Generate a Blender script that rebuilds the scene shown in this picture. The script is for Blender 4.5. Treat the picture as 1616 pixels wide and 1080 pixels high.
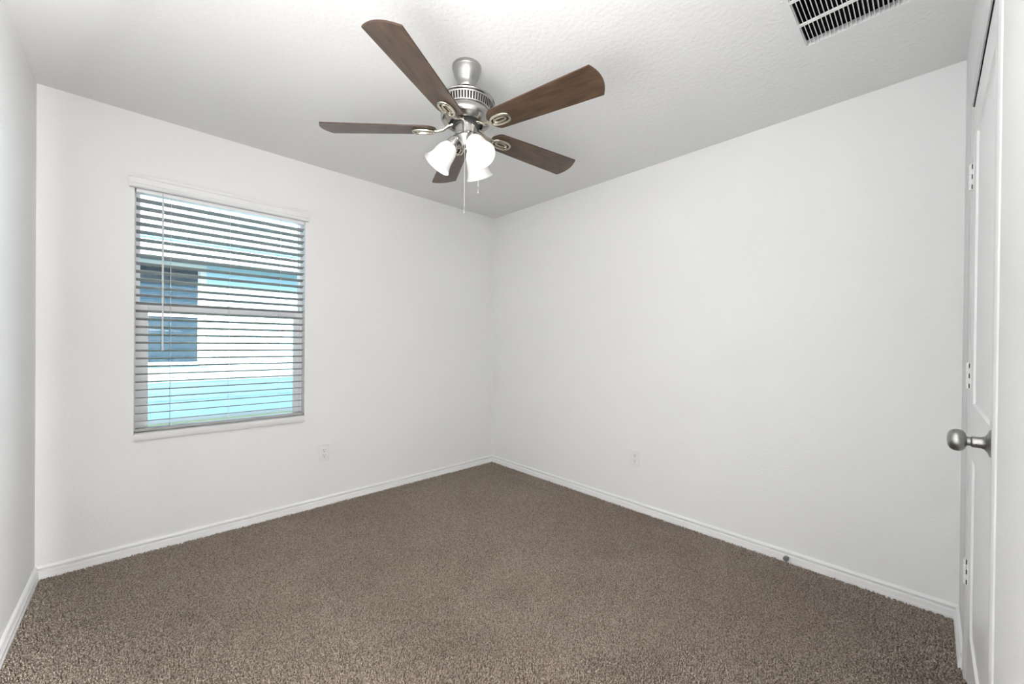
import bpy, math, random
import numpy as np
from mathutils import Vector, Matrix

scene = bpy.context.scene
for o in list(bpy.data.objects):
    bpy.data.objects.remove(o, do_unlink=True)
COL = scene.collection
PI = math.pi

# ------------------------------------------------------------------ camera
CAM = Vector((-2.57438, -3.01227, 1.18598))
YAW, PITCH, ROLL, FPX = 0.8155336, -0.0044668, 0.0096707, 620.06
fw = Vector((math.cos(PITCH) * math.cos(YAW), math.cos(PITCH) * math.sin(YAW), math.sin(PITCH)))
rt = Vector((math.sin(YAW), -math.cos(YAW), 0))
up = rt.cross(fw)
rr = math.cos(ROLL) * rt + math.sin(ROLL) * up
uu = -math.sin(ROLL) * rt + math.cos(ROLL) * up
cam_data = bpy.data.cameras.new('camera')
cam = bpy.data.objects.new('camera', cam_data)
COL.objects.link(cam)
M = Matrix.Identity(4)
for i in range(3):
    M[i][0], M[i][1], M[i][2], M[i][3] = rr[i], uu[i], -fw[i], CAM[i]
cam.matrix_world = M
cam_data.sensor_width = 36
cam_data.lens = FPX / 1616 * 36
cam_data.shift_y = 5.3 / 1616
cam_data.clip_start = 0.02
cam_data.clip_end = 200
scene.camera = cam

# ------------------------------------------------------------------ light
SKY = 0.8
SUN = 19
FILL2 = 14.5
FILL3 = 10.5
FILL4 = 350
BULB = 3
EXPOSURE = 0.12
world = bpy.data.worlds.new('sky')
scene.world = world
world.use_nodes = True
wn = world.node_tree
wn.nodes.clear()
sky = wn.nodes.new('ShaderNodeTexSky')
sky.sky_type = 'NISHITA'
sky.sun_disc = False
sky.sun_elevation = math.radians(34)
sky.sun_rotation = math.radians(200)
bg = wn.nodes.new('ShaderNodeBackground')
bg.inputs['Strength'].default_value = SKY
wo = wn.nodes.new('ShaderNodeOutputWorld')
wn.links.new(sky.outputs[0], bg.inputs[0])
wn.links.new(bg.outputs[0], wo.inputs[0])

sun_d = bpy.data.lights.new('sun', 'SUN')
sun_d.energy = SUN
sun_d.angle = math.radians(0.6)
sun_d.color = (1.0, 0.96, 0.9)
sun = bpy.data.objects.new('sun', sun_d)
COL.objects.link(sun)
sun.rotation_euler = Vector((0.25, 0.80, -0.51)).to_track_quat('-Z', 'Y').to_euler()
sun.location = (0, -4, 8)


def area(name, loc, target, sx, sy, power, color=(1, 1, 1)):
    d = bpy.data.lights.new(name, 'AREA')
    d.shape = 'RECTANGLE'
    d.size, d.size_y = sx, sy
    d.energy = power
    d.color = color
    o = bpy.data.objects.new(name, d)
    COL.objects.link(o)
    o.location = loc
    o.rotation_euler = (Vector(target) - Vector(loc)).to_track_quat('-Z', 'Y').to_euler()
    return o


# ceiling bounce lamp, plus unseen fills added for the ceiling and left wall
area('bounce_lamp', (-2.65, -2.35, 1.30), (-2.60, -2.30, 2.44), 0.6, 0.6, FILL2, (1.0, 1.0, 1.0))
area('high_fill', (-2.30, -2.75, 1.98), (-2.25, -2.70, 2.44), 0.45, 0.45, FILL3, (1.0, 1.0, 1.0))
area('left_wall_fill', (-1.415, -5.05, 1.15), (-2.95, -0.8, 1.25), 0.30, 2.0, FILL4, (1.0, 0.995, 0.99))

scene.view_settings.view_transform = 'Standard'
scene.view_settings.look = 'None'
scene.view_settings.gamma = 1
scene.view_settings.use_curve_mapping = False
scene.view_settings.exposure = EXPOSURE


# ------------------------------------------------------------------ materials
def lin(r, g, b):
    f = lambda c: (c / 255 / 12.92) if c / 255 <= 0.04045 else ((c / 255 + 0.055) / 1.055) ** 2.4
    return (f(r), f(g), f(b), 1)


def mat(name, color=(0.8, 0.8, 0.8, 1), rough=0.5, metal=0.0, spec=0.5, bump=None, coat=0.0, emit=None, estr=0.0):
    m = bpy.data.materials.new(name)
    m.use_nodes = True
    nt = m.node_tree
    b = nt.nodes['Principled BSDF']
    b.inputs['Base Color'].default_value = color
    b.inputs['Roughness'].default_value = rough
    b.inputs['Metallic'].default_value = metal
    b.inputs['Specular IOR Level'].default_value = spec
    b.inputs['Coat Weight'].default_value = coat
    if emit:
        b.inputs['Emission Color'].default_value = emit
        b.inputs['Emission Strength'].default_value = estr
    if bump:
        sc, strength, dist, det = bump
        tc = nt.nodes.new('ShaderNodeTexCoord')
        n = nt.nodes.new('ShaderNodeTexNoise')
        n.inputs['Scale'].default_value = sc
        n.inputs['Detail'].default_value = det
        bm = nt.nodes.new('ShaderNodeBump')
        bm.inputs['Strength'].default_value = strength
        bm.inputs['Distance'].default_value = dist
        nt.links.new(tc.outputs['Object'], n.inputs['Vector'])
        nt.links.new(n.outputs['Fac'], bm.inputs['Height'])
        nt.links.new(bm.outputs['Normal'], b.inputs['Normal'])
    return m


M_wall = mat('wall_paint', (0.80, 0.80, 0.795, 1), 0.75, spec=0.25, bump=(85, 0.28, 0.004, 3))
M_ceil = mat('ceiling_paint', (0.80, 0.80, 0.795, 1), 0.85, spec=0.2, bump=(60, 0.4, 0.005, 4))
M_trim = mat('trim_paint', (0.84, 0.84, 0.84, 1), 0.35, spec=0.4)
M_casing = mat('casing_paint', (0.72, 0.72, 0.72, 1), 0.7, spec=0.15)
M_vinyl = mat('white_vinyl', (0.90, 0.90, 0.91, 1), 0.4, spec=0.4)
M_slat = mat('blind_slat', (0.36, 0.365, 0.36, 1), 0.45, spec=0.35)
M_cord = mat('cord', (0.62, 0.62, 0.63, 1), 0.7)
M_wand = mat('wand', (0.66, 0.66, 0.66, 1), 0.2, spec=0.6)
M_plast = mat('outlet_plastic', (0.775, 0.775, 0.765, 1), 0.35)
M_hole = mat('dark_slot', (0.03, 0.03, 0.03, 1), 0.7)
M_black = mat('duct_black', (0.012, 0.012, 0.012, 1), 0.9, spec=0.1)
M_grille = mat('grille_enamel', (0.78, 0.78, 0.78, 1), 0.45)
M_rubber = mat('grey_rubber', (0.16, 0.17, 0.165, 1), 0.5)
M_hinge = mat('painted_hinge', (0.80, 0.80, 0.80, 1), 0.35)
M_chain = mat('chain', (0.82, 0.80, 0.80, 1), 0.35, metal=0.3)
M_soil = mat('carpet_backing', (0.22, 0.175, 0.14, 1), 0.95, spec=0.05)


def nickel(name, col, rough):
    m = mat(name, col, rough, metal=1.0)
    nt = m.node_tree
    b = nt.nodes['Principled BSDF']
    b.inputs['Anisotropic'].default_value = 0.4
    tc = nt.nodes.new('ShaderNodeTexCoord')
    mp = nt.nodes.new('ShaderNodeMapping')
    mp.inputs['Scale'].default_value = (6, 6, 500)
    n = nt.nodes.new('ShaderNodeTexNoise')
    n.inputs['Scale'].default_value = 1.0
    n.inputs['Detail'].default_value = 2
    mr = nt.nodes.new('ShaderNodeMapRange')
    mr.inputs['To Min'].default_value = rough * 0.75
    mr.inputs['To Max'].default_value = rough * 1.3
    nt.links.new(tc.outputs['Object'], mp.inputs['Vector'])
    nt.links.new(mp.outputs[0], n.inputs['Vector'])
    nt.links.new(n.outputs['Fac'], mr.inputs['Value'])
    nt.links.new(mr.outputs[0], b.inputs['Roughness'])
    return m


M_nickel = nickel('brushed_nickel', (0.42, 0.415, 0.40, 1), 0.24)
M_knob = nickel('satin_nickel', (0.33, 0.33, 0.315, 1), 0.34)
M_iron = nickel('blade_iron_nickel', (0.58, 0.54, 0.46, 1), 0.22)  # reflected blade and bulb glow put into the colour as a warm tint


def wood():
    m = mat('walnut_blade', (0.15, 0.08, 0.04, 1), 0.38, spec=0.5, coat=0.25)
    nt = m.node_tree
    b = nt.nodes['Principled BSDF']
    b.inputs['Coat Roughness'].default_value = 0.3
    tc = nt.nodes.new('ShaderNodeTexCoord')
    mp = nt.nodes.new('ShaderNodeMapping')
    mp.inputs['Scale'].default_value = (5.0, 30, 30)
    n = nt.nodes.new('ShaderNodeTexNoise')
    n.inputs['Scale'].default_value = 1.6
    n.inputs['Detail'].default_value = 6
    n.inputs['Distortion'].default_value = 0.6
    n2 = nt.nodes.new('ShaderNodeTexNoise')
    n2.inputs['Scale'].default_value = 9
    n2.inputs['Detail'].default_value = 3
    cr = nt.nodes.new('ShaderNodeValToRGB')
    cr.color_ramp.elements[0].position = 0.3
    cr.color_ramp.elements[0].color = (0.034, 0.018, 0.010, 1)
    cr.color_ramp.elements[1].position = 0.72
    cr.color_ramp.elements[1].color = (0.115, 0.066, 0.037, 1)
    cr2 = nt.nodes.new('ShaderNodeValToRGB')
    cr2.color_ramp.elements[0].color = (0.65, 0.65, 0.65, 1)
    cr2.color_ramp.elements[1].color = (1.25, 1.25, 1.25, 1)
    mx = nt.nodes.new('ShaderNodeMix')
    mx.data_type = 'RGBA'
    mx.blend_type = 'MULTIPLY'
    mx.inputs[0].default_value = 1
    L = nt.links.new
    L(tc.outputs['Object'], mp.inputs['Vector'])
    L(mp.outputs[0], n.inputs['Vector'])
    L(tc.outputs['Object'], n2.inputs['Vector'])
    L(n.outputs['Fac'], cr.inputs[0])
    L(n2.outputs['Fac'], cr2.inputs[0])
    L(cr.outputs[0], mx.inputs[6])
    L(cr2.outputs[0], mx.inputs[7])
    L(mx.outputs[2], b.inputs['Base Color'])
    return m


M_wood = wood()
M_woodedge = mat('walnut_edge', (0.05, 0.022, 0.012, 1), 0.45)


def carpet():
    m = mat('carpet_yarn', (0.36, 0.29, 0.235, 1), 0.95, spec=0.08)
    nt = m.node_tree
    b = nt.nodes['Principled BSDF']
    b.inputs['Sheen Weight'].default_value = 0.15
    tc = nt.nodes.new('ShaderNodeTexCoord')
    n = nt.nodes.new('ShaderNodeTexNoise')
    n.inputs['Scale'].default_value = 185
    n.inputs['Detail'].default_value = 2
    cr = nt.nodes.new('ShaderNodeValToRGB')
    cr.color_ramp.elements[0].position = 0.38
    cr.color_ramp.elements[0].color = (0.175, 0.13, 0.10, 1)
    cr.color_ramp.elements[1].position = 0.62
    cr.color_ramp.elements[1].color = (0.52, 0.435, 0.365, 1)
    L = nt.links.new
    L(tc.outputs['Object'], n.inputs['Vector'])
    L(n.outputs['Fac'], cr.inputs[0])
    L(cr.outputs[0], b.inputs['Base Color'])
    return m


M_carpet = carpet()


def frosted():
    m = bpy.data.materials.new('frosted_glass')
    m.use_nodes = True
    nt = m.node_tree
    b = nt.nodes['Principled BSDF']
    b.inputs['Base Color'].default_value = (0.88, 0.88, 0.87, 1)
    b.inputs['Roughness'].default_value = 0.35
    out = nt.nodes['Material Output']
    tr = nt.nodes.new('ShaderNodeBsdfTranslucent')
    tr.inputs['Color'].default_value = (0.9, 0.89, 0.87, 1)
    mx = nt.nodes.new('ShaderNodeMixShader')
    mx.inputs[0].default_value = 0.22
    nt.links.new(b.outputs[0], mx.inputs[1])
    nt.links.new(tr.outputs[0], mx.inputs[2])
    nt.links.new(mx.outputs[0], out.inputs[0])
    return m


M_frost = frosted()
M_bulb = mat('glowing_bulb', (1, 1, 1, 1), 0.5, emit=(1.0, 0.93, 0.84, 1), estr=BULB)


def pane_mat():
    m = bpy.data.materials.new('window_glass')
    m.use_nodes = True
    nt = m.node_tree
    nt.nodes.remove(nt.nodes['Principled BSDF'])
    out = nt.nodes['Material Output']
    tr = nt.nodes.new('ShaderNodeBsdfTransparent')
    tr.inputs['Color'].default_value = (0.93, 0.98, 0.98, 1)
    gl = nt.nodes.new('ShaderNodeBsdfGlossy')
    gl.inputs['Roughness'].default_value = 0.0
    lw = nt.nodes.new('ShaderNodeFresnel')
    lw.inputs['IOR'].default_value = 1.3
    mx = nt.nodes.new('ShaderNodeMixShader')
    nt.links.new(lw.outputs[0], mx.inputs[0])
    nt.links.new(tr.outputs[0], mx.inputs[1])
    nt.links.new(gl.outputs[0], mx.inputs[2])
    nt.links.new(mx.outputs[0], out.inputs[0])
    return m


M_pane = pane_mat()
M_siding = mat('pale_siding', (0.50, 0.73, 0.85, 1), 0.7, spec=0.2)
M_extrim = mat('exterior_trim', (0.86, 0.87, 0.88, 1), 0.6)
M_soffit = mat('soffit_board', (0.20, 0.19, 0.165, 1), 0.7)
M_drip = mat('blue_drip_edge', (0.10, 0.34, 0.60, 1), 0.4)
M_nglass = mat('dark_window_glass', (0.014, 0.035, 0.055, 1), 0.15, spec=0.2)
M_vent = mat('roof_vent_metal', (0.20, 0.26, 0.36, 1), 0.5)


def shingle():
    m = mat('pale_shingles', (0.6, 0.62, 0.62, 1), 0.9, spec=0.1)
    nt = m.node_tree
    b = nt.nodes['Principled BSDF']
    tc = nt.nodes.new('ShaderNodeTexCoord')
    br = nt.nodes.new('ShaderNodeTexBrick')
    br.inputs['Scale'].default_value = 1.0
    br.inputs['Brick Width'].default_value = 0.3
    br.inputs['Row Height'].default_value = 0.14
    br.inputs['Mortar Size'].default_value = 0.006
    br.inputs['Color1'].default_value = (0.58, 0.62, 0.62, 1)
    br.inputs['Color2'].default_value = (0.66, 0.69, 0.69, 1)
    br.inputs['Mortar'].default_value = (0.36, 0.38, 0.40, 1)
    nt.links.new(tc.outputs['Object'], br.inputs['Vector'])
    nt.links.new(br.outputs['Color'], b.inputs['Base Color'])
    return m


M_shingle = shingle()


def lawn():
    m = mat('dry_lawn', (0.42, 0.42, 0.22, 1), 0.95, spec=0.05, bump=(60, 0.8, 0.02, 4))
    nt = m.node_tree
    b = nt.nodes['Principled BSDF']
    n = nt.nodes.new('ShaderNodeTexNoise')
    n.inputs['Scale'].default_value = 6
    n.inputs['Detail'].default_value = 6
    cr = nt.nodes.new('ShaderNodeValToRGB')
    cr.color_ramp.elements[0].color = (0.36, 0.38, 0.20, 1)
    cr.color_ramp.elements[1].color = (0.55, 0.50, 0.30, 1)
    nt.links.new(n.outputs['Fac'], cr.inputs[0])
    nt.links.new(cr.outputs[0], b.inputs['Base Color'])
    return m


M_lawn = lawn()


# ------------------------------------------------------------------ mesh helpers
class MB:
    def __init__(s):
        s.v, s.f, s.mi = [], [], []

    def add(s, vs, fs, mi=0, T=None):
        n = len(s.v)
        for p in vs:
            p = Vector(p)
            if T is not None:
                p = T @ p
            s.v.append(tuple(p))
        for f in fs:
            s.f.append([n + i for i in f])
            s.mi.append(mi)
        return s

    def box(s, x0, y0, z0, x1, y1, z1, mi=0, T=None, bev=0.0):
        if x1 < x0: x0, x1 = x1, x0
        if y1 < y0: y0, y1 = y1, y0
        if z1 < z0: z0, z1 = z1, z0
        if bev <= 0:
            vs = [(x0, y0, z0), (x1, y0, z0), (x1, y1, z0), (x0, y1, z0), (x0, y0, z1), (x1, y0, z1), (x1, y1, z1), (x0, y1, z1)]
            fs = [(0, 3, 2, 1), (4, 5, 6, 7), (0, 1, 5, 4), (1, 2, 6, 5), (2, 3, 7, 6), (3, 0, 4, 7)]
            return s.add(vs, fs, mi, T)
        import bmesh
        bm = bmesh.new()
        r = bmesh.ops.create_cube(bm, size=1)
        for v in bm.verts:
            v.co = Vector(((x0 + x1) / 2 + v.co.x * (x1 - x0), (y0 + y1) / 2 + v.co.y * (y1 - y0), (z0 + z1) / 2 + v.co.z * (z1 - z0)))
        bmesh.ops.bevel(bm, geom=list(bm.edges), offset=bev, segments=2, profile=0.6, affect='EDGES')
        bm.verts.index_update()
        vs = [v.co.copy() for v in bm.verts]
        fs = [[v.index for v in f.verts] for f in bm.faces]
        bm.free()
        return s.add(vs, fs, mi, T)

    def lathe(s, prof, n=48, mi=0, T=None, close=False, cap0=False, cap1=False):
        vs, fs = [], []
        for (r, z) in prof:
            for k in range(n):
                a = 2 * PI * k / n
                vs.append((r * math.cos(a), r * math.sin(a), z))
        m = len(prof)
        for j in range(m - 1 + (1 if close else 0)):
            j2 = (j + 1) % m
            for k in range(n):
                k2 = (k + 1) % n
                fs.append((j * n + k, j * n + k2, j2 * n + k2, j2 * n + k))
        if cap0: fs.append(tuple(range(n))[::-1])
        if cap1: fs.append(tuple((m - 1) * n + k for k in range(n)))
        return s.add(vs, fs, mi, T)

    def tube(s, pts, r, n=10, mi=0, T=None, closed=False):
        pts = [Vector(p) for p in pts]
        rs = r if isinstance(r, (list, tuple)) else [r] * len(pts)
        m = len(pts)
        vs, fs = [], []
        prev = None
        for i, p in enumerate(pts):
            a = pts[(i - 1) % m] if (i > 0 or closed) else p
            b = pts[(i + 1) % m] if (i < m - 1 or closed) else p
            t = (b - a).normalized()
            if prev is None:
                ref = Vector((0, 0, 1)) if abs(t.z) < 0.9 else Vector((1, 0, 0))
                u = t.cross(ref).normalized()
            else:
                u = (prev - t * prev.dot(t)).normalized()
            prev = u
            w = t.cross(u)
            for k in range(n):
                an = 2 * PI * k / n
                vs.append(p + rs[i] * (math.cos(an) * u + math.sin(an) * w))
        for j in range(m - 1 + (1 if closed else 0)):
            j2 = (j + 1) % m
            for k in range(n):
                k2 = (k + 1) % n
                fs.append((j * n + k, j * n + k2, j2 * n + k2, j2 * n + k))
        if not closed:
            fs.append(tuple(range(n))[::-1])
            fs.append(tuple((m - 1) * n + k for k in range(n)))
        return s.add(vs, fs, mi, T)

    def prism(s, poly, a, b, axis='z', mi=0, T=None):
        """poly: 2-D outline; extruded from a to b along axis. axis x -> poly is (y,z); y -> (x,z); z -> (x,y)"""
        def P(q, t):
            return {'z': (q[0], q[1], t), 'y': (q[0], t, q[1]), 'x': (t, q[0], q[1])}[axis]
        n = len(poly)
        vs = [P(q, a) for q in poly] + [P(q, b) for q in poly]
        fs = [tuple(range(n))[::-1], tuple(range(n, 2 * n))] + [(i, (i + 1) % n, n + (i + 1) % n, n + i) for i in range(n)]
        return s.add(vs, fs, mi, T)

    def build(s, name, mats, parent=None, sharp=35, loc=None):
        me = bpy.data.meshes.new(name)
        me.from_pydata(s.v, [], s.f)
        if not isinstance(mats, (list, tuple)):
            mats = [mats]
        for m in mats:
            me.materials.append(m)
        if len(mats) > 1:
            me.polygons.foreach_set('material_index', s.mi)
        import bmesh
        bm = bmesh.new()
        bm.from_mesh(me)
        bmesh.ops.recalc_face_normals(bm, faces=bm.faces)
        bm.to_mesh(me)
        bm.free()
        me.shade_smooth()
        me.set_sharp_from_angle(angle=math.radians(sharp))
        me.update()
        o = bpy.data.objects.new(name, me)
        COL.objects.link(o)
        if parent is not None:
            o.parent = parent
        if loc is not None:
            o.location = loc
        return o


def tag(o, label=None, cat=None, group=None, kind=None):
    if label: o['label'] = label
    if cat: o['category'] = cat
    if group: o['group'] = group
    if kind: o['kind'] = kind
    return o


def empty(name, loc=(0, 0, 0), rz=0.0):
    o = bpy.data.objects.new(name, None)
    COL.objects.link(o)
    o.location = loc
    o.rotation_euler = (0, 0, rz)
    o.empty_display_size = 0.1
    return o


def T_(x, y, z):
    return Matrix.Translation((x, y, z))


def R_(deg, ax):
    return Matrix.Rotation(math.radians(deg), 4, ax)


# ------------------------------------------------------------------ room shell
H = 2.44
XL = -2.9556            # left wall plane
YD = -3.112             # closet wall plane
XR = 0.0331             # where right wall meets the closet wall (slightly off square)
FL = -0.012             # slab level below the pile
# window opening
WX0, WX1, WZ0, WZ1 = -2.607, -1.741, 0.655, 2.043

b = MB()
b.box(XL - 6, -0.0, FL - 0.1, WX0, 0.14, H + 0.1)
b.box(WX1, 0.0, FL - 0.1, 6, 0.14, H + 0.1)
b.box(WX0, 0.0, FL - 0.1, WX1, 0.14, WZ0)
b.box(WX0, 0.0, WZ1, WX1, 0.14, H + 0.1)
tag(b.build('wall_front', M_wall), kind='structure')

k = XR / -YD
b = MB()
b.prism([(0, 0), (0.2, 0), (0.2, YD - 0.14), (XR + k * 0.14, YD - 0.14)], FL - 0.1, H + 0.1)
tag(b.build('wall_right', M_wall), kind='structure')

b = MB()
b.box(XL - 0.14, 0.0, FL - 0.1, XL, YD - 0.14, H + 0.1)
tag(b.build('wall_left', M_wall), kind='structure')

# closet wall with door opening
DX0, DX1, DZ = -1.2055, -0.4290, 2.040
b = MB()
HX0_, HX1_ = -2.935, -2.03            # unseen doorway, added to let the left wall fill through
b.box(XL, YD, FL - 0.1, HX0_, YD - 0.12, H + 0.1)
b.box(HX1_, YD, FL - 0.1, DX0, YD - 0.12, H + 0.1)
b.box(HX0_, YD, 2.04, HX1_, YD - 0.12, H + 0.1)
b.box(DX1, YD, FL - 0.1, XR, YD - 0.12, H + 0.1)
b.box(DX0, YD, DZ, DX1, YD - 0.12, H + 0.1)
b.box(DX0 - .1, YD - 0.12, FL - 0.1, DX1 + .1, YD - 0.14, H + 0.1)
tag(b.build('wall_back', M_wall), kind='structure')
# unseen box added behind the doorway to house the left wall fill
b = MB()
hy0, hy1, hx0, hx1 = YD - 0.12, -5.35, -3.25, -1.0
b.box(hx0 - 0.1, hy0, FL - 0.1, hx0, hy1, H + 0.1)
b.box(hx1, hy0 - 0.02, FL - 0.1, hx1 + 0.1, hy1, H + 0.1)
b.box(hx0 - 0.1, hy1 - 0.1, FL - 0.1, hx1 + 0.1, hy1, H + 0.1)
b.box(hx0 - 0.1, hy1 - 0.1, H, hx1 + 0.1, hy0 - 0.17, H + 0.1)
b.box(hx0, hy0, FL - 0.1, XL - 0.001, hy0 - 0.03, H + 0.1)
tag(b.build('wall_fill_box', M_wall), kind='structure')

# register opening is built into the grille box recessed above the face; ceiling slab stays closed
VX0, VX1, VY0, VY1 = -1.005, -0.560, -3.030, -2.648    # slot field of return grille
b = MB()
b.box(XL - 6, 0.14, H, VX0, YD - 0.3, H + 0.2)
b.box(VX1, 0.14, H, 6, YD - 0.3, H + 0.2)
b.box(VX0, 0.14, H, VX1, VY1, H + 0.2)
b.box(VX0, VY0, H, VX1, YD - 0.3, H + 0.2)
tag(b.build('ceiling', M_ceil), kind='structure')

b = MB()
b.box(XL - 0.05, 0.05, FL - 0.15, 0.1, YD - 0.05, FL)
b.box(-3.30, YD - 0.05, FL - 0.15, -0.95, -5.4, FL)
tag(b.build('floor', M_soil), kind='structure')

# baseboards : stepped profile (distance from wall, height)
BT = 0.016
prof = [(0.0, FL), (BT, FL), (BT, 0.010), (BT - 0.0016, 0.0125), (BT - 0.0016, 0.0315), (BT - 0.0035, 0.0338), (0.0030, 0.0345), (0.0030, 0.0365), (0.0108, 0.0485), (0.0110, 0.0510), (0.0085, 0.0570), (0.004, 0.0605), (0.0, 0.0615)]


def sweep(prof, path, normals, name, m, kind='structure'):
    """path points (x,y) with per-point offset vectors (unit for the miter)"""
    vs, fs = [], []
    n = len(prof)
    for (x, y), (nx, ny) in zip(path, normals):
        for d, z in prof:
            vs.append((x + nx * d, y + ny * d, z))
    for j in range(len(path) - 1):
        for i in range(n):
            i2 = (i + 1) % n
            fs.append((j * n + i, j * n + i2, (j + 1) * n + i2, (j + 1) * n + i))
    fs.append(tuple(range(n)))
    fs.append(tuple((len(path) - 1) * n + i for i in range(n))[::-1])
    b = MB()
    b.add(vs, fs)
    return tag(b.build(name, m, sharp=25), kind=kind)


sweep(prof, [(XL, 0), (0, 0)], [(1, -1), (-1, -1)], 'baseboard_front', M_trim)
sweep(prof, [(0, 0), (XR, YD)], [(-1, -1), (-1, 0)], 'baseboard_right', M_trim)
sweep(prof, [(XL, YD), (XL, 0)], [(1, 0), (1, -1)], 'baseboard_left', M_trim)
sweep(prof, [(DX1 + 0.064, YD), (XR - BT, YD)], [(0, 1), (0, 1)], 'baseboard_back', M_trim)

# ------------------------------------------------------------------ carpet pile
rng = np.random.default_rng(7)
sp = 0.0061
xs = np.arange(XL + 0.012, XR - 0.010, sp)
ys = np.arange(YD + 0.004, -0.010, sp)
gx, gy = np.meshgrid(xs, ys)
gx = gx.ravel() + rng.uniform(-0.5, 0.5, gx.size) * sp
gy = gy.ravel() + rng.uniform(-0.5, 0.5, gy.size) * sp
keep = rng.uniform(0, 1, gx.size) > 0.07
gx, gy = gx[keep], gy[keep]
nT = gx.size


def vnoise(x, y, s, seed):
    r = np.random.default_rng(seed)
    G = r.uniform(-1, 1, (64, 64))
    u, v = (x / s) % 63, (y / s) % 63
    i, j = u.astype(int), v.astype(int)
    fu, fv = u - i, v - j
    fu, fv = fu * fu * (3 - 2 * fu), fv * fv * (3 - 2 * fv)
    return (G[i, j] * (1 - fu) * (1 - fv) + G[i + 1, j] * fu * (1 - fv) + G[i, j + 1] * (1 - fu) * fv + G[i + 1, j + 1] * fu * fv)


lean_a = PI * (vnoise(gx + 9, gy + 9, 0.35, 1) + 0.6 * vnoise(gx + 9, gy + 9, 0.12, 2)) + rng.normal(0, 0.9, nT)
lean = np.clip(0.0048 + 0.0030 * vnoise(gx + 9, gy + 9, 0.22, 3) + rng.normal(0, 0.0016, nT), 0.0, 0.008)
hh = 0.0125 + 0.0012 * vnoise(gx + 9, gy + 9, 0.3, 4) + rng.normal(0, 0.0021, nT)
rad = 0.0023 + rng.uniform(0, 0.0010, nT)
tw = rng.uniform(0, 2 * PI, nT)
V = np.zeros((nT, 7, 3))
for kk in range(3):
    a = tw + 2 * PI * kk / 3
    V[:, kk, 0] = gx + rad * np.cos(a)
    V[:, kk, 1] = gy + rad * np.sin(a)
    V[:, kk, 2] = FL
    a2 = a + 0.7
    V[:, 3 + kk, 0] = gx + lean * 0.4 * np.cos(lean_a) + rad * 1.15 * np.cos(a2)
    V[:, 3 + kk, 1] = gy + lean * 0.4 * np.sin(lean_a) + rad * 1.15 * np.sin(a2)
    V[:, 3 + kk, 2] = FL + hh * 0.72
V[:, 6, 0] = gx + lean * np.cos(lean_a)
V[:, 6, 1] = gy + lean * np.sin(lean_a)
V[:, 6, 2] = FL + hh
V[:, :, 0] = np.clip(V[:, :, 0], XL + 0.001, None)
base = (np.arange(nT) * 7)[:, None, None]
tri = []
for kk in range(3):
    k2 = (kk + 1) % 3
    tri += [(kk, k2, 3 + k2), (kk, 3 + k2, 3 + kk), (3 + kk, 3 + k2, 6)]
F = (base + np.array(tri)[None]).reshape(-1)
me = bpy.data.meshes.new('carpet_pile')
me.vertices.add(nT * 7)
me.vertices.foreach_set('co', V.reshape(-1).astype(np.float32))
nf = nT * 9
me.loops.add(nf * 3)
me.loops.foreach_set('vertex_index', F.astype(np.int32))
me.polygons.add(nf)
me.polygons.foreach_set('loop_start', (np.arange(nf) * 3).astype(np.int32))
me.update(calc_edges=True)
me.materials.append(M_carpet)
me.shade_smooth()
pile = bpy.data.objects.new('carpet_pile', me)
COL.objects.link(pile)
tag(pile, 'short brown speckled carpet pile covering the whole bedroom floor', 'carpet', kind='stuff')

# ------------------------------------------------------------------ window
win = tag(empty('window_1', ((WX0 + WX1) / 2, 0.10, WZ0)), kind='structure')
ox, oy, oz = win.location
def WB():
    return MB()
TW = T_(-ox, -oy, -oz)
b = MB()
fx0, fx1 = WX0, WX1
# outer frame
for (x0, x1, z0, z1) in ((fx0, fx0 + 0.020, WZ0, WZ1), (fx1 - 0.014, fx1, WZ0, WZ1), (fx0, fx1, WZ0, WZ0 + 0.012), (fx0, fx1, WZ1 - 0.012, WZ1)):
    b.box(x0, 0.075, z0, x1, 0.138, z1, T=TW)
b.build('frame', M_vinyl, win)
# upper sash (outer track)
b = MB()
ux0, ux1, uz0, uz1 = -2.584, -1.757, 1.405, 2.043
b.box(fx0 + 0.012, 0.112, 1.365, ux0, 0.134, WZ1, T=TW)
b.box(ux1, 0.112, 1.365, fx1, 0.134, WZ1, T=TW)
b.box(ux0, 0.112, 1.368, ux1, 0.134, uz0, T=TW, bev=0.0015)
us = b.build('upper_sash', M_vinyl, win)
b = MB()
b.box(ux0, 0.122, uz0, ux1, 0.126, uz1, T=TW)
b.build('glass_pane', M_pane, us)
# lower sash (inner track)
b = MB()
lx0, lx1, lz0, lz1 = -2.549, -1.7915, 0.6665, 1.347
b.box(fx0 + 0.005, 0.082, WZ0 + 0.002, lx0, 0.108, 1.392, T=TW, bev=0.0015)
b.box(lx1, 0.082, WZ0 + 0.002, fx1 - 0.005, 0.108, 1.392, T=TW, bev=0.0015)
b.box(lx0 - .002, 0.082, WZ0 + 0.002, lx1 + .002, 0.108, lz0, T=TW, bev=0.0015)
b.box(lx0 - .002, 0.080, lz1, lx1 + .002, 0.108, 1.392, T=TW, bev=0.0015)
ls = b.build('lower_sash', M_vinyl, win)
b = MB()
b.box(lx0, 0.094, lz0, lx1, 0.098, lz1, T=TW)
b.build('glass_pane', M_pane, ls)
b = MB()
b.box(-2.20, 0.072, 1.3925, -2.145, 0.100, 1.400, T=TW, bev=0.002)
b.box(-2.183, 0.066, 1.3935, -2.160, 0.090, 1.407, T=TW, bev=0.002)
b.build('sash_lock', M_vinyl, ls)
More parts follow.
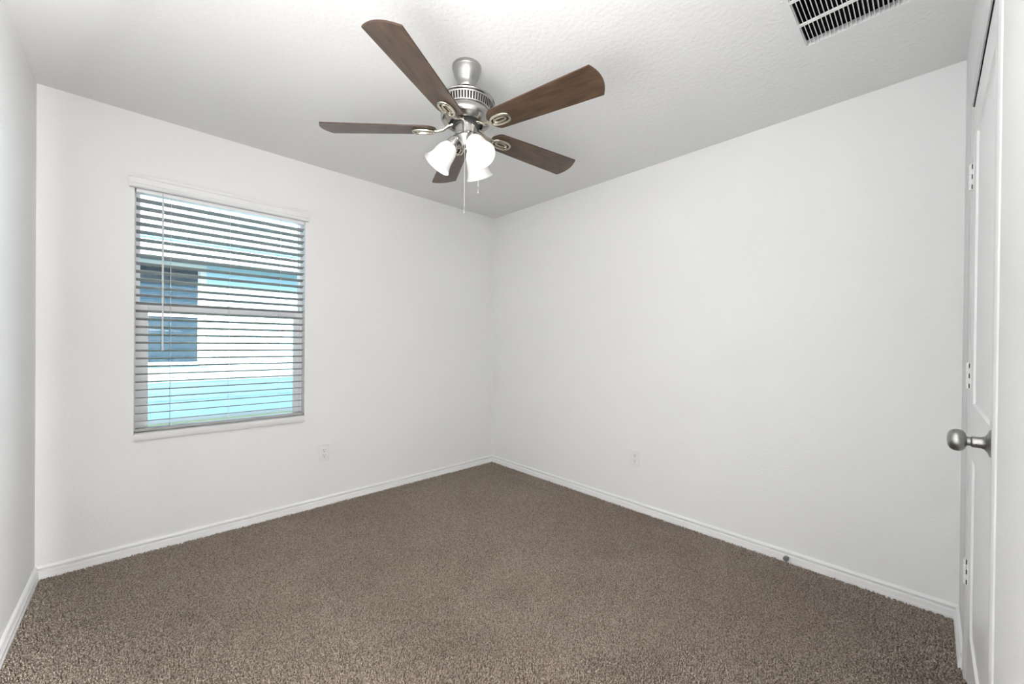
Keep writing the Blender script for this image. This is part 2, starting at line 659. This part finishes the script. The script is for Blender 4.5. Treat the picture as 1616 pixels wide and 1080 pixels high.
# sill board
b = MB()
b.prism([(0.080, 0.6545), (0.080, 0.6665), (-0.012, 0.6665), (-0.018, 0.6625), (-0.018, 0.632), (-0.014, 0.6255), (0.0, 0.6255), (0.0, 0.6545)], WX0 + 0.0015, WX1 - 0.0015, 'x')
tag(b.build('trim_1', M_grille), kind='structure')

# ------------------------------------------------------------------ window blind
bl = empty('window_blind', (-2.174, 0.03, 2.04))
tag(bl, 'white horizontal slat blind with tilted open slats hanging in the window', 'window blind')
TBm = T_(2.174, -0.03, -2.04)
sx0, sx1 = -2.6015, -1.7455
b = MB()
b.prism([(0.0, 2.0265), (0.0, 2.101), (-0.020, 2.101), (-0.031, 2.097), (-0.031, 2.083), (-0.026, 2.078), (-0.026, 2.050), (-0.031, 2.045), (-0.033, 2.034), (-0.028, 2.0265)], -2.630, -1.7285, 'x', T=TBm)
b.build('valance', M_grille, bl, sharp=25)
b = MB()
b.box(sx0, 0.006, 2.010, sx1, 0.060, 2.0425, T=TBm, bev=0.002)
b.build('headrail', M_vinyl, bl)
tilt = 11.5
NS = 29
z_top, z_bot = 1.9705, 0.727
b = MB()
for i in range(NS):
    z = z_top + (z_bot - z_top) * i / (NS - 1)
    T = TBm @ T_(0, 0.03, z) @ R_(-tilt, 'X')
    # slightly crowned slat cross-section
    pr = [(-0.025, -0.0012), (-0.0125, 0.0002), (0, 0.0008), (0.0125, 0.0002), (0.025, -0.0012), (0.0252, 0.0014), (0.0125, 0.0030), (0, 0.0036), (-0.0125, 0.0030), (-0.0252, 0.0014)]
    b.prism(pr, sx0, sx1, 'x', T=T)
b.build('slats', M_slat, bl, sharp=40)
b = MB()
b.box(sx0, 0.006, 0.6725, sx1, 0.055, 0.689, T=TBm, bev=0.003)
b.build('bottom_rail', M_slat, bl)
for cx in (-2.4545, -2.174, -1.894):
    for cy in (0.0035, 0.0575):
        b = MB()
        b.tube([(cx, cy, 2.012), (cx, cy, 0.6885)], 0.0011, 6, T=TBm)
        b.build('ladder_cord', M_cord, bl)
b = MB()
b.tube([(-2.4910, -0.006, 2.020), (-2.4912, -0.0095, 2.008), (-2.4905, -0.010, 1.98)], 0.0018, 8, T=TBm)
b.tube([(-2.4905, -0.010, 1.99), (-2.489, -0.010, 1.14), (-2.489, -0.010, 1.128)], [0.0050, 0.0050, 0.0060], 6, T=TBm)
b.build('tilt_wand', M_wand, bl)


# ------------------------------------------------------------------ outlets
def outlet(loc, rz):
    t = empty('wall_outlet', loc, rz)          # local: +Y into room is -y ; plate lies in XZ, front at -y
    b = MB()
    b.box(-0.036, -0.0065, -0.0585, 0.036, 0.0, 0.0585, bev=0.0022)
    b.build('cover_plate', M_plast, t)
    for s in (1, -1):
        b = MB()
        pts = []
        for a in range(0, 360, 15):
            x = 0.0172 * math.cos(math.radians(a))
            z = 0.0172 * math.sin(math.radians(a))
            z = max(-0.0135, min(0.0135, z))
            pts.append((x, z + s * 0.0195))
        b.prism(pts, -0.0088, -0.0060, 'y')
        r = b.build('receptacle', M_plast, t)
        b = MB()
        zc = s * 0.0195
        b.box(-0.0076, -0.0091, zc + 0.001, -0.0050, -0.0086, zc + 0.0090)
        b.box(0.0050, -0.0091, zc + 0.0016, 0.0076, -0.0086, zc + 0.0085)
        b.lathe([(0.0032, 0), (0.0032, 0.0004)], 14, T=T_(0, -0.0087, zc - 0.0060) @ R_(90, 'X'), cap0=True, cap1=True)
        b.build('socket_holes', M_hole, r)
    b = MB()
    b.lathe([(0.0033, 0), (0.0030, 0.0008), (0.0, 0.0010)], 14, T=T_(0, -0.0064, 0) @ R_(90, 'X'))
    b.build('screw', M_plast, t)
    return t


ang_r = math.atan2(XR, -YD)       # skew of right wall
tag(outlet((-1.6085, -0.0002, 0.377), 0), 'white duplex power outlet on the window wall, below and right of the window', 'power outlet', 'duplex wall outlets')
oR = outlet((0.0166, -1.569, 0.369), -PI / 2 + ang_r)
tag(oR, 'white duplex power outlet on the right-hand wall without windows', 'power outlet', 'duplex wall outlets')
oR.location.x = XR * (1.569 / -YD) - 0.0003

# ------------------------------------------------------------------ door stop on right baseboard
ds = empty('door_stop', (XR * 2.487 / -YD - BT, -2.487, 0.026), PI)
tag(ds, 'small grey door bumper on the right-hand baseboard', 'door stop')
b = MB()
b.lathe([(0.0, 0), (0.0105, 0), (0.0105, 0.003), (0.006, 0.005), (0.006, 0.020), (0.0, 0.020)], 24, T=R_(90, 'Y'))
b.build('stem', M_knob, ds)
b = MB()
b.lathe([(0.0, 0.018), (0.0105, 0.018), (0.0125, 0.020), (0.0128, 0.028), (0.011, 0.0325), (0.006, 0.0345), (0.0, 0.035)], 24, T=R_(90, 'Y'))
b.build('bumper', M_rubber, ds)

# ------------------------------------------------------------------ closet door
dr = tag(empty('door_1', (-0.4335, YD - 0.002, 0.012)), kind='structure')
DW = 0.768
DH = DZ - 0.012 - 0.0025
b = MB()
# slab built as face with recessed panels: stiles/rails + recessed fields
TH = 0.035
pan = [(0.115, 0.115 + DW - 0.23, 0.20, 0.80), (0.115, 0.115 + DW - 0.23, 0.985, DH - 0.125)]   # x from hinge, z
b.box(0, -TH, 0, -0.115, 0, DH)
b.box(-(DW - 0.115), -TH, 0, -DW, 0, DH)
b.box(-0.115, -TH, 0, -(DW - 0.115), 0, 0.20)
b.box(-0.115, -TH, 0.80, -(DW - 0.115), 0, 0.985)
b.box(-0.115, -TH, DH - 0.125, -(DW - 0.115), 0, DH)
slab = b.build('door_slab', M_trim, dr)
for (x0, x1, z0, z1) in pan:
    b = MB()
    # moulded recess: sloping down 8 mm then raised field
    rings = [(0.0, 0.0), (0.004, -0.006), (0.016, -0.008), (0.022, -0.008), (0.060, -0.0025), (0.064, -0.0025)]
    vs, fs = [], []
    for d, y in rings:
        vs += [(-(x0 + d), y, z0 + d), (-(x1 - d), y, z0 + d), (-(x1 - d), y, z1 - d), (-(x0 + d), y, z1 - d)]
    for j in range(len(rings) - 1):
        for i in range(4):
            i2 = (i + 1) % 4
            fs.append((j * 4 + i, j * 4 + i2, (j + 1) * 4 + i2, (j + 1) * 4 + i))
    n = (len(rings) - 1) * 4
    fs.append((n, n + 1, n + 2, n + 3))
    b.add(vs, fs)
    b.build('door_panel', M_trim, dr, sharp=20)
# hinges
for zc in (1.792, 1.086, 0.388):
    t = MB()
    zz = zc - 0.012
    for q in range(5):
        z0 = zz - 0.0445 + q * 0.0178
        t.lathe([(0.0, 0.0004), (0.0052, 0.0004), (0.0056, 0.001), (0.0056, 0.0168), (0.0052, 0.0174), (0, 0.0174)], 16, T=T_(0.0022, 0.0060, z0))
    t.lathe([(0, 0), (0.003, 0.001), (0.0038, 0.004), (0, 0.0065)], 12, T=T_(0.0022, 0.0060, zz + 0.0445))
    t.box(-0.0145, 0.0, zz - 0.044, 0.002, 0.0022, zz + 0.044)
    h = t.build('hinge', M_hinge, dr)
    t = MB()
    for q in (0, 2, 4):
        z0 = zz - 0.0445 + q * 0.0178 + 0.003
        t.box(-0.0056, 0.0022, z0 - 0.001, -0.0034, 0.0050, z0 + 0.0145)
    t.build('hinge_gap', M_hole, h)
# knob  (axis +Y)
kn = MB()
TK = T_(-0.7005, 0.0, 0.951) @ R_(-90, 'X')
kn.lathe([(0.0, 0), (0.032, 0), (0.0325, 0.002), (0.030, 0.004), (0.022, 0.0065), (0.0155, 0.011), (0.0132, 0.016), (0.0132, 0.030), (0.0115, 0.0315), (0.0105, 0.0325), (0.0105, 0.0385)], 40, T=TK)
kp = kn.build('knob_rose', M_knob, dr)
kn = MB()
kn.lathe([(0.0098, 0.0375), (0.0125, 0.0385), (0.0190, 0.0405), (0.0240, 0.0445), (0.0262, 0.050), (0.0264, 0.055), (0.0252, 0.0605), (0.0215, 0.0655), (0.0150, 0.0688), (0.007, 0.0702), (0, 0.0705)], 44, T=TK)
kb = kn.build('door_knob', M_knob, dr)
kn = MB()
kn.lathe([(0.0014, 0), (0.0014, 0.0008)], 10, T=T_(-0.7005 - 0.0128, 0.0235, 0.947) @ R_(-90, 'Y'), cap0=True, cap1=True)
kn.build('set_screw', M_hole, kp)

# jamb + casing
b = MB()
b.box(DX1 - 0.001, YD - 0.0, FL, DX1 + 0.018 - 0.0, YD - 0.118, DZ + 0.004)
b.box(DX0 - 0.018, YD, FL, DX0 + 0.001, YD - 0.118, DZ + 0.004)
b.box(DX0 - 0.018, YD, DZ, DX1 + 0.018, YD - 0.118, DZ + 0.018)
cp = [(0.006, 0.0), (0.006, 0.0055), (0.010, 0.0075), (0.024, 0.0085), (0.034, 0.0082), (0.038, 0.0095), (0.045, 0.0095), (0.052, 0.0075), (0.0575, 0.0040), (0.0600, 0.0)]
vs, fs = [], []
path = [((DX1, FL), (1, 0)), ((DX1, DZ), (1, 1)), ((DX0, DZ), (-1, 1)), ((DX0, FL), (-1, 0))]
for (x, z), (nx, nz) in path:
    for d, y in cp:
        vs.append((x + nx * d, YD + y * 0.62, z + nz * d))
n = len(cp)
for j in range(3):
    for i in range(n - 1):
        fs.append((j * n + i, j * n + i + 1, (j + 1) * n + i + 1, (j + 1) * n + i))
fs.append(tuple(range(n)))
fs.append(tuple(3 * n + i for i in range(n)))
b.add(vs, fs)
tag(b.build('trim_2', M_casing, sharp=22), kind='structure')

# ------------------------------------------------------------------ ceiling return grille
vg = empty('ceiling_vent', ((VX0 + VX1) / 2, (VY0 + VY1) / 2, H))
tag(vg, 'white louvred air return grille set in the ceiling near the closet door', 'air vent')
TV = T_(-(VX0 + VX1) / 2, -(VY0 + VY1) / 2, -H)
b = MB()
mg = 0.030
rows = [(VX0, -0.8635), (-0.8505, -0.7130), (-0.6995, VX1)]
for (x0, y0, x1, y1) in ((VX0 - mg, VY0 - mg, VX0, VY1 + mg), (VX1, VY0 - mg, VX1 + mg, VY1 + mg), (VX0, VY0 - mg, VX1, VY0), (VX0, VY1, VX1, VY1 + mg),
                         (-0.8635, VY0, -0.8505, VY1), (-0.7130, VY0, -0.6995, VY1)):
    b.box(x0, y0, H - 0.0035, x1, y1, H - 0.0002 if (x0 < VX0 or x1 > VX1 or y0 < VY0 or y1 > VY1) else H + 0.002, T=TV)
# inner collar
for (x0, y0, x1, y1) in ((VX0, VY0, VX0 + 0.0015, VY1), (VX1 - 0.0015, VY0, VX1, VY1), (VX0, VY0, VX1, VY0 + 0.0015), (VX0, VY1 - 0.0015, VX1, VY1)):
    b.box(x0, y0, H - 0.003, x1, y1, H + 0.022, T=TV)
b.build('frame', M_grille, vg)
b = MB()
pitch = 0.0130
ny = int((VY1 - VY0) / pitch)
for (x0, x1) in rows:
    for i in range(ny + 1):
        y = VY1 - 0.004 - i * pitch
        if y < VY0 + 0.004: break
        # curved louvre
        pr = [(y - 0.0013, H - 0.003), (y - 0.0008, H + 0.002), (y + 0.0010, H + 0.007), (y + 0.0038, H + 0.0115),
              (y + 0.0045, H + 0.0108), (y + 0.0020, H + 0.0065), (y + 0.0006, H + 0.002), (y + 0.0008, H - 0.003)]
        b.prism(pr, x0, x1, 'x', T=TV)
b.build('louvres', M_grille, vg, sharp=30)
b = MB()
z1 = H + 0.19
b.box(VX0, VY0, z1, VX1, VY1, z1 + 0.004, T=TV)
for (x0, y0, x1, y1) in ((VX0, VY0, VX0 + 0.001, VY1), (VX1 - 0.001, VY0, VX1, VY1), (VX0, VY0, VX1, VY0 + 0.001), (VX0, VY1 - 0.001, VX1, VY1)):
    b.box(x0, y0, H + 0.022, x1, y1, z1, T=TV)
b.build('duct_box', M_black, vg)
for (sxx, syy) in ((-0.885, -2.632), (-0.590, -2.632)):
    b = MB()
    b.lathe([(0.004, 0.0), (0.0036, -0.0012), (0, -0.0016)], 16, T=TV @ T_(sxx, syy, H - 0.0035))
    b.build('screw', M_grille, vg)

# ------------------------------------------------------------------ ceiling fan
FC = (-1.5055, -1.5595)
fan = empty('ceiling_fan', (FC[0], FC[1], H))
tag(fan, 'brushed nickel ceiling fan with five walnut blades and three frosted glass lights', 'ceiling fan')
TF = T_(0, 0, -H)          # build with absolute z, parented to ceiling level


def lat(name, prof, m, parent=fan, n=64, T=TF, **kw):
    b = MB()
    b.lathe(prof, n, T=T, **kw)
    return b.build(name, m, parent, sharp=28)


can = lat('canopy', [(0.060, 2.4398), (0.0655, 2.4385), (0.0655, 2.428), (0.0635, 2.424), (0.0625, 2.420), (0.0560, 2.397), (0.0450, 2.371), (0.0400, 2.359), (0.0405, 2.351), (0.0365, 2.341), (0.0300, 2.337), (0.0265, 2.339), (0.0260, 2.349)], M_nickel)
lat('canopy_socket', [(0.0262, 2.341), (0.0262, 2.368), (0.0, 2.369)], M_hole, parent=can)
lat('downrod', [(0.0, 2.41), (0.0115, 2.41), (0.0115, 2.295), (0.0150, 2.293), (0.0150, 2.280), (0.0, 2.280)], M_nickel)
mo = lat('motor_housing', [(0.012, 2.2872), (0.040, 2.2864), (0.090, 2.2829), (0.118, 2.2795), (0.1285, 2.2760), (0.1305, 2.2725), (0.1290, 2.2691), (0.1250, 2.2669), (0.1235, 2.2652), (0.117, 2.2652)], M_nickel, n=96)
lat('inner_drum', [(0.1160, 2.2700), (0.1115, 2.2216)], M_hole, parent=mo)
b = MB()
NR = 60
for i in range(NR):
    a = 2 * PI * i / NR
    w = 0.0026
    rt_, rb_ = 0.1215, 0.1155
    z_t, z_b = 2.2622, 2.2285
    T = TF @ Matrix.Rotation(a, 4, 'Z')
    vs = [(rt_, -w, z_t), (rt_, w, z_t), (rb_, w, z_b), (rb_, -w, z_b), (rt_ - .004, -w, z_t), (rt_ - .004, w, z_t), (rb_ - .004, w, z_b), (rb_ - .004, -w, z_b)]
    b.add(vs, [(0, 1, 2, 3), (4, 7, 6, 5), (0, 3, 7, 4), (1, 5, 6, 2)], T=T)
b.lathe([(0.1150, 2.2678), (0.1238, 2.2669), (0.1222, 2.2596), (0.1180, 2.2605)], 96, T=TF)
b.build('vented_band', M_nickel, mo, sharp=40)
lat('lower_bowl', [(0.111, 2.2311), (0.1170, 2.2307), (0.1162, 2.2265), (0.1120, 2.2245), (0.1118, 2.2225), (0.1140, 2.2160), (0.1150, 2.2080), (0.1142, 2.2000), (0.1085, 2.1905), (0.0960, 2.1835), (0.0820, 2.1785), (0.0760, 2.1780), (0.0740, 2.1800)], M_nickel, parent=mo, n=96)
lat('flywheel', [(0.0, 2.1940), (0.0735, 2.1940), (0.0735, 2.1880), (0.060, 2.1820), (0.060, 2.1680), (0.0, 2.1680)], M_hole, parent=mo)
sw = lat('switch_housing', [(0.0, 2.1730), (0.0500, 2.1730), (0.0525, 2.1715), (0.0525, 2.1690), (0.0510, 2.1670), (0.0510, 2.1290), (0.0525, 2.1265), (0.0525, 2.1235), (0.0490, 2.1205), (0.0, 2.1200)], M_nickel)
lat('light_fitter', [(0.0, 2.1210), (0.0450, 2.1210), (0.0465, 2.1175), (0.0440, 2.1120), (0.0380, 2.1030), (0.0330, 2.0930), (0.0290, 2.0830), (0.0235, 2.0750), (0.0150, 2.0700), (0.0080, 2.0685), (0.0070, 2.0640), (0.0, 2.0625)], M_nickel)

# blade geometry (local: +X radial, +Y counter-clockwise)
BZ = 2.153
TIPR = 0.652
PIT = 11.5


def blade_outline():
    pts = []
    r0, w0 = 0.135, 0.050
    # root end (rounded), lower edge outward, tip arc, upper edge back
    w1 = 0.0730
    def halfw(x):
        t = (x - r0) / (0.629 - r0)
        return 0.054 + (w1 - 0.054) * min(1, max(0, t)) ** 0.9
    root = []
    for i in range(0, 9):
        a = PI / 2 * i / 8
        root.append((r0 + 0.042 * (1 - math.sin(a)), halfw(r0 + 0.042) * (1 - 0.62 * (math.sin(a) ** 2.2))))
    # root goes from side to end
    upper = root                              # y>0, from x=r0+.042 to x=r0
    edge = [(x, halfw(x)) for x in np.linspace(0.629, r0 + 0.06, 14)]
    tip = []
    for i in range(0, 21):
        s = -1 + 2 * i / 20
        tip.append((0.630 + 0.022 * (1 - s * s), s * w1))
    pts = [(x, -y) for x, y in reversed(edge)]      # lower edge, outward
    pts += tip
    pts += edge
    pts += upper
    pts += [(x, -y) for x, y in reversed(upper)]
    out = []
    for q in pts:
        if not out or (abs(q[0] - out[-1][0]) + abs(q[1] - out[-1][1])) > 1e-5:
            out.append((float(q[0]), float(q[1])))
    return out


outl = blade_outline()
bb = MB()
th = 0.0055
n = len(outl)
vs = [(x, y, -th / 2) for x, y in outl] + [(x, y, th / 2) for x, y in outl]
bb.add(vs, [tuple(range(n))[::-1], tuple(range(n, 2 * n))], 0)
bb.add(vs, [(i, (i + 1) % n, n + (i + 1) % n, n + i) for i in range(n)], 1)
blade0 = bb.build('blade', [M_wood, M_woodedge], fan)


def stadium(cx, L, W, m=28):
    pts = []
    for i in range(m):
        a = 2 * PI * i / m
        c_, s_ = math.cos(a), math.sin(a)
        pts.append((cx + L * (abs(c_) ** 0.75) * (1 if c_ > 0 else -1), W * (abs(s_) ** 0.85) * (1 if s_ > 0 else -1) * (1 - 0.12 * (-c_ if c_ < 0 else 0))))
    return pts


ia = MB()
zb = -0.0075
st = stadium(0.192, 0.048, 0.0255)
ia.tube([(x, y, zb - 0.001) for x, y in st], 0.0062, 10, closed=True)
st2 = stadium(0.192, 0.030, 0.0105)
ia.tube([(x, y, zb - 0.0005) for x, y in st2], 0.0050, 8, closed=True)
# arm to hub : slopes from hub (lies a bit above) to the ring, twin rails
for s in (-1, 1):
    ia.tube([(0.058, s * 0.0065, 0.022), (0.080, s * 0.0065, 0.016), (0.105, s * 0.0055, 0.000), (0.130, s * 0.0065, -0.006), (0.150, s * 0.0085, zb)], 0.0052, 10)
ia.tube([(0.058, 0, 0.024), (0.080, 0, 0.018), (0.105, 0, 0.002), (0.130, 0, -0.0045), (0.152, 0, zb)], 0.0056, 10)
ia.box(0.050, -0.013, 0.018, 0.068, 0.013, 0.027, bev=0.002)
arm0 = ia.build('blade_iron', M_iron, fan)
screws0 = []
for (x, y) in ((0.172, 0.0165), (0.172, -0.0165)):
    sc = MB()
    sc.lathe([(0.0, -0.003), (0.0036, -0.003), (0.0036, -0.0125), (0.0030, -0.0140), (0, -0.0148)], 12, T=T_(x, y, 0))
    screws0.append(sc.build('screw', M_nickel, arm0))

# the rotor hangs very slightly out of level
SAG = Matrix.Rotation(math.radians(1.3), 4, Vector((math.sin(math.radians(53.56)), -math.cos(math.radians(53.56)), 0)))
for i in range(5):
    ang = -150.4 + 72 * i
    bo = blade0 if i == 0 else blade0.copy()
    ao = arm0 if i == 0 else arm0.copy()
    if i:
        COL.objects.link(bo); COL.objects.link(ao)
        bo.parent = fan; ao.parent = fan
        for s0 in screws0:
            so = s0.copy(); COL.objects.link(so); so.parent = ao
    mt = T_(0, 0, BZ - H) @ SAG @ R_(ang, 'Z') @ R_(-PIT, 'X')
    bo.matrix_local = mt
    ao.matrix_local = T_(0, 0, BZ - H) @ SAG @ R_(ang, 'Z') @ R_(-PIT * 0.9, 'X')

# lights
AZ0, RHO, ZM, TILT, RM = 262.2, 0.1313, 1.9899, 35.0, 0.0655
for i in range(3):
    az = math.radians(AZ0 + 120 * i)
    t = math.radians(TILT)
    ax = Vector((math.cos(az) * math.sin(t), math.sin(az) * math.sin(t), -math.cos(t)))
    mouth = Vector((RHO * math.cos(az), RHO * math.sin(az), ZM - H))
    L = 0.116
    neck = mouth - ax * L
    q = ax.to_track_quat('Z', 'X').to_matrix().to_4x4()
    T = Matrix.Translation(neck) @ q
    # arm from fitter to holder
    b = MB()
    p0 = Vector((0.030 * math.cos(az), 0.030 * math.sin(az), 2.108 - H))
    pm = neck - ax * 0.040
    b.tube([p0, (p0 + pm) / 2 + Vector((0, 0, 0.004)), pm + ax * 0.006], [0.013, 0.013, 0.014], 16)
    b.lathe([(0.0, -0.040), (0.0165, -0.040), (0.0185, -0.036), (0.0185, -0.029), (0.0235, -0.027), (0.0235, -0.022), (0.0260, -0.020), (0.0260, -0.013), (0.0285, -0.011), (0.0285, 0.004), (0.0265, 0.006), (0.0, 0.006)], 36, T=T)
    for kq in range(3):
        b.lathe([(0.0, 0), (0.0028, 0), (0.0028, 0.008), (0, 0.008)], 10, T=T @ R_(120 * kq + 30, 'Z') @ T_(0.028, 0, -0.003) @ R_(90, 'Y'))
    b.build('lamp_holder', M_nickel, fan, sharp=28)
    # bell shade
    outer = [(0.0240, -0.004), (0.0262, 0.000), (0.0290, 0.006), (0.0370, 0.018), (0.0430, 0.032), (0.0460, 0.048), (0.0480, 0.066), (0.0510, 0.084), (0.0570, 0.101), (0.0640, 0.113), (RM, 0.1160)]
    inner = [(RM - 0.0015, 0.1168), (0.0620, 0.1130), (0.0545, 0.1015), (0.0485, 0.0845), (0.0455, 0.066), (0.0435, 0.048), (0.0405, 0.033), (0.0345, 0.0195), (0.0265, 0.0085), (0.0235, 0.002), (0.0220, -0.003)]
    b = MB()
    b.lathe(outer + inner, 56, T=T, close=True)
    sh = b.build('glass_shade', M_frost, fan, sharp=60)
    b = MB()
    b.lathe([(0.0, 0.004), (0.0125, 0.004), (0.0130, 0.020), (0.0150, 0.030), (0.0215, 0.044), (0.0270, 0.058), (0.0285, 0.068), (0.0270, 0.080), (0.0215, 0.089), (0.0120, 0.0945), (0.0, 0.0965)], 32, T=T)
    b.build('light_bulb', M_bulb, sh, sharp=60)

# pull chains
def chain(x, y, z0, z1, fob, out):
    b = MB()
    b.tube([(x - out[0], y - out[1], z0), (x - out[0] * .3, y - out[1] * .3, z0 + 0.001), (x, y, z0 - 0.004), (x, y, z1 + 0.028)], 0.0007, 8, T=TF)
    nb = int((z0 - z1) / 0.0046)
    for i in range(nb):
        z = z0 - 0.008 - i * 0.0046
        if z < z1 + 0.03: break
        b.lathe([(0, -0.0017), (0.0011, -0.001), (0.0014, 0), (0.0011, 0.001), (0, 0.0017)], 6, T=TF @ T_(x, y, z))
    o = b.build('pull_chain', M_chain, fan, sharp=60)
    b = MB()
    b.lathe([(0, 0.034), (0.0018, 0.032), (0.0018, 0.026), (0.0025, 0.022), (0.0029, 0.012), (0.0025, 0.003), (0.0015, 0.0), (0, 0.0)], 14, T=TF @ T_(x, y, z1))
    b.build('chain_fob', M_nickel, o)


vd = Vector((math.cos(math.radians(53.56)), math.sin(math.radians(53.56)), 0))
ld = Vector((math.sin(math.radians(53.56)), -math.cos(math.radians(53.56)), 0))
c1 = -0.0535 * vd - 0.0055 * ld
c2 = -0.052 * vd * 0.2 + 0.056 * ld
chain(c1.x, c1.y, 2.140, 1.758, 0, (c1.x * 0.12, c1.y * 0.12))
chain(c2.x, c2.y, 2.140, 1.866, 0, (c2.x * 0.12, c2.y * 0.12))

# ------------------------------------------------------------------ outside
NY = 3.20
gz = 0.205
b = MB()
b.box(-14, 0.14, gz - 0.3, 14, 18, gz)
g = b.build('ground', M_lawn)
tag(g, kind='structure')

nb_ = empty('neighbour_house', (-2.0, NY, gz))
tag(nb_, 'pale blue sided neighbour house with dark window seen through the blind', 'house')
TN = T_(2.0, -NY, -gz)
EZ, EY, FT = 2.130, 2.830, 2.305
wx0, wx1, wz0, wz1 = -3.40, -2.052, 0.925, 2.055
b = MB()
HX0, HX1 = -9.0, 7.0
def lap(x0, x1, z0, z1):
    # lap siding boards, each leaning out at the bottom
    zz = gz + 0.05
    while zz < EZ + 0.05:
        a0, a1 = max(zz, z0), min(zz + 0.21, z1)
        if a1 > a0 + 1e-4:
            pr = [(NY + 0.02, a0), (NY - 0.012, a0), (NY - 0.002, a1), (NY + 0.02, a1)]
            b.prism(pr, x0, x1, 'x', T=TN)
        zz += 0.21
lap(HX0, wx0, 0, 9)
lap(wx1, HX1, 0, 9)
lap(wx0, wx1, 0, wz0)
lap(wx0, wx1, wz1, 9)
b.build('siding', M_siding, nb_, sharp=20)
b = MB()
b.box(HX0, NY - 0.01, gz - 0.02, HX1, NY + 0.05, gz + 0.05, T=TN)
b.build('foundation', mat('concrete', (0.5, 0.52, 0.53, 1), 0.9), nb_)
b = MB()
b.box(wx1, NY - 0.03, wz0 - 0.06, wx1 + 0.062, NY + 0.01, wz1 + 0.062, T=TN)
b.box(wx0 - 0.06, NY - 0.03, wz0 - 0.06, wx0, NY + 0.01, wz1 + 0.062, T=TN)
b.box(wx0, NY - 0.03, wz1, wx1, NY + 0.01, wz1 + 0.062, T=TN)
b.box(wx0, NY - 0.03, wz0 - 0.05, wx1, NY + 0.01, wz0, T=TN)
b.box(wx0, NY + 0.015, 1.47, wx1, NY + 0.035, 1.515, T=TN)
b.box(wx1 - 0.020, NY + 0.010, wz0, wx1, NY + 0.035, wz1, T=TN)
wt = b.build('window_frame', M_extrim, nb_)
b = MB()
b.box(wx0, NY + 0.036, wz0, wx1, NY + 0.045, wz1, T=TN)
b.build('window_pane', M_nglass, wt)
b = MB()
b.box(HX0 - 0.3, EY, EZ, HX1 + 0.3, NY + 0.05, EZ + 0.015, T=TN)
b.build('soffit', M_soffit, nb_)
b = MB()
b.box(HX0 - 0.3, EY - 0.02, EZ - 0.01, HX1 + 0.3, EY, FT, T=TN)
b.build('fascia', M_extrim, nb_)
b = MB()
b.box(HX0 - 0.3, EY - 0.045, FT, HX1 + 0.3, EY + 0.01, FT + 0.022, T=TN)
b.build('drip_edge', M_drip, nb_)
# roof plane built flat then tilted (object coords follow the slope)
sl = math.atan(0.46)
b = MB()
b.box(0, 0, 0, HX1 - HX0 + 0.6, 7.5, 0.03)
rf = b.build('roof', M_shingle, nb_)
rf.matrix_local = TN @ T_(HX0 - 0.3, EY - 0.04, FT + 0.022) @ Matrix.Rotation(sl, 4, 'X')
# roof vent
vdist = 0.95
b = MB()
b.box(-0.17, 0, 0.0, 0.17, 0.26, 0.05, bev=0.01)
b.prism([(-0.17, 0.0), (-0.17, 0.05), (-0.24, 0.0)], 0.0, 0.26, 'y')
rv = b.build('roof_vent', M_vent, nb_)
rv.matrix_local = TN @ T_(HX0 - 0.3, EY - 0.04, FT + 0.022) @ Matrix.Rotation(sl, 4, 'X') @ T_(-1.33 - (HX0 - 0.3), vdist, 0.03)
# rear walls of the house body
b = MB()
b.box(HX0, NY + 0.06, gz - 0.05, HX1, NY + 6, EZ, T=TN)
b.build('house_body', M_siding, nb_)
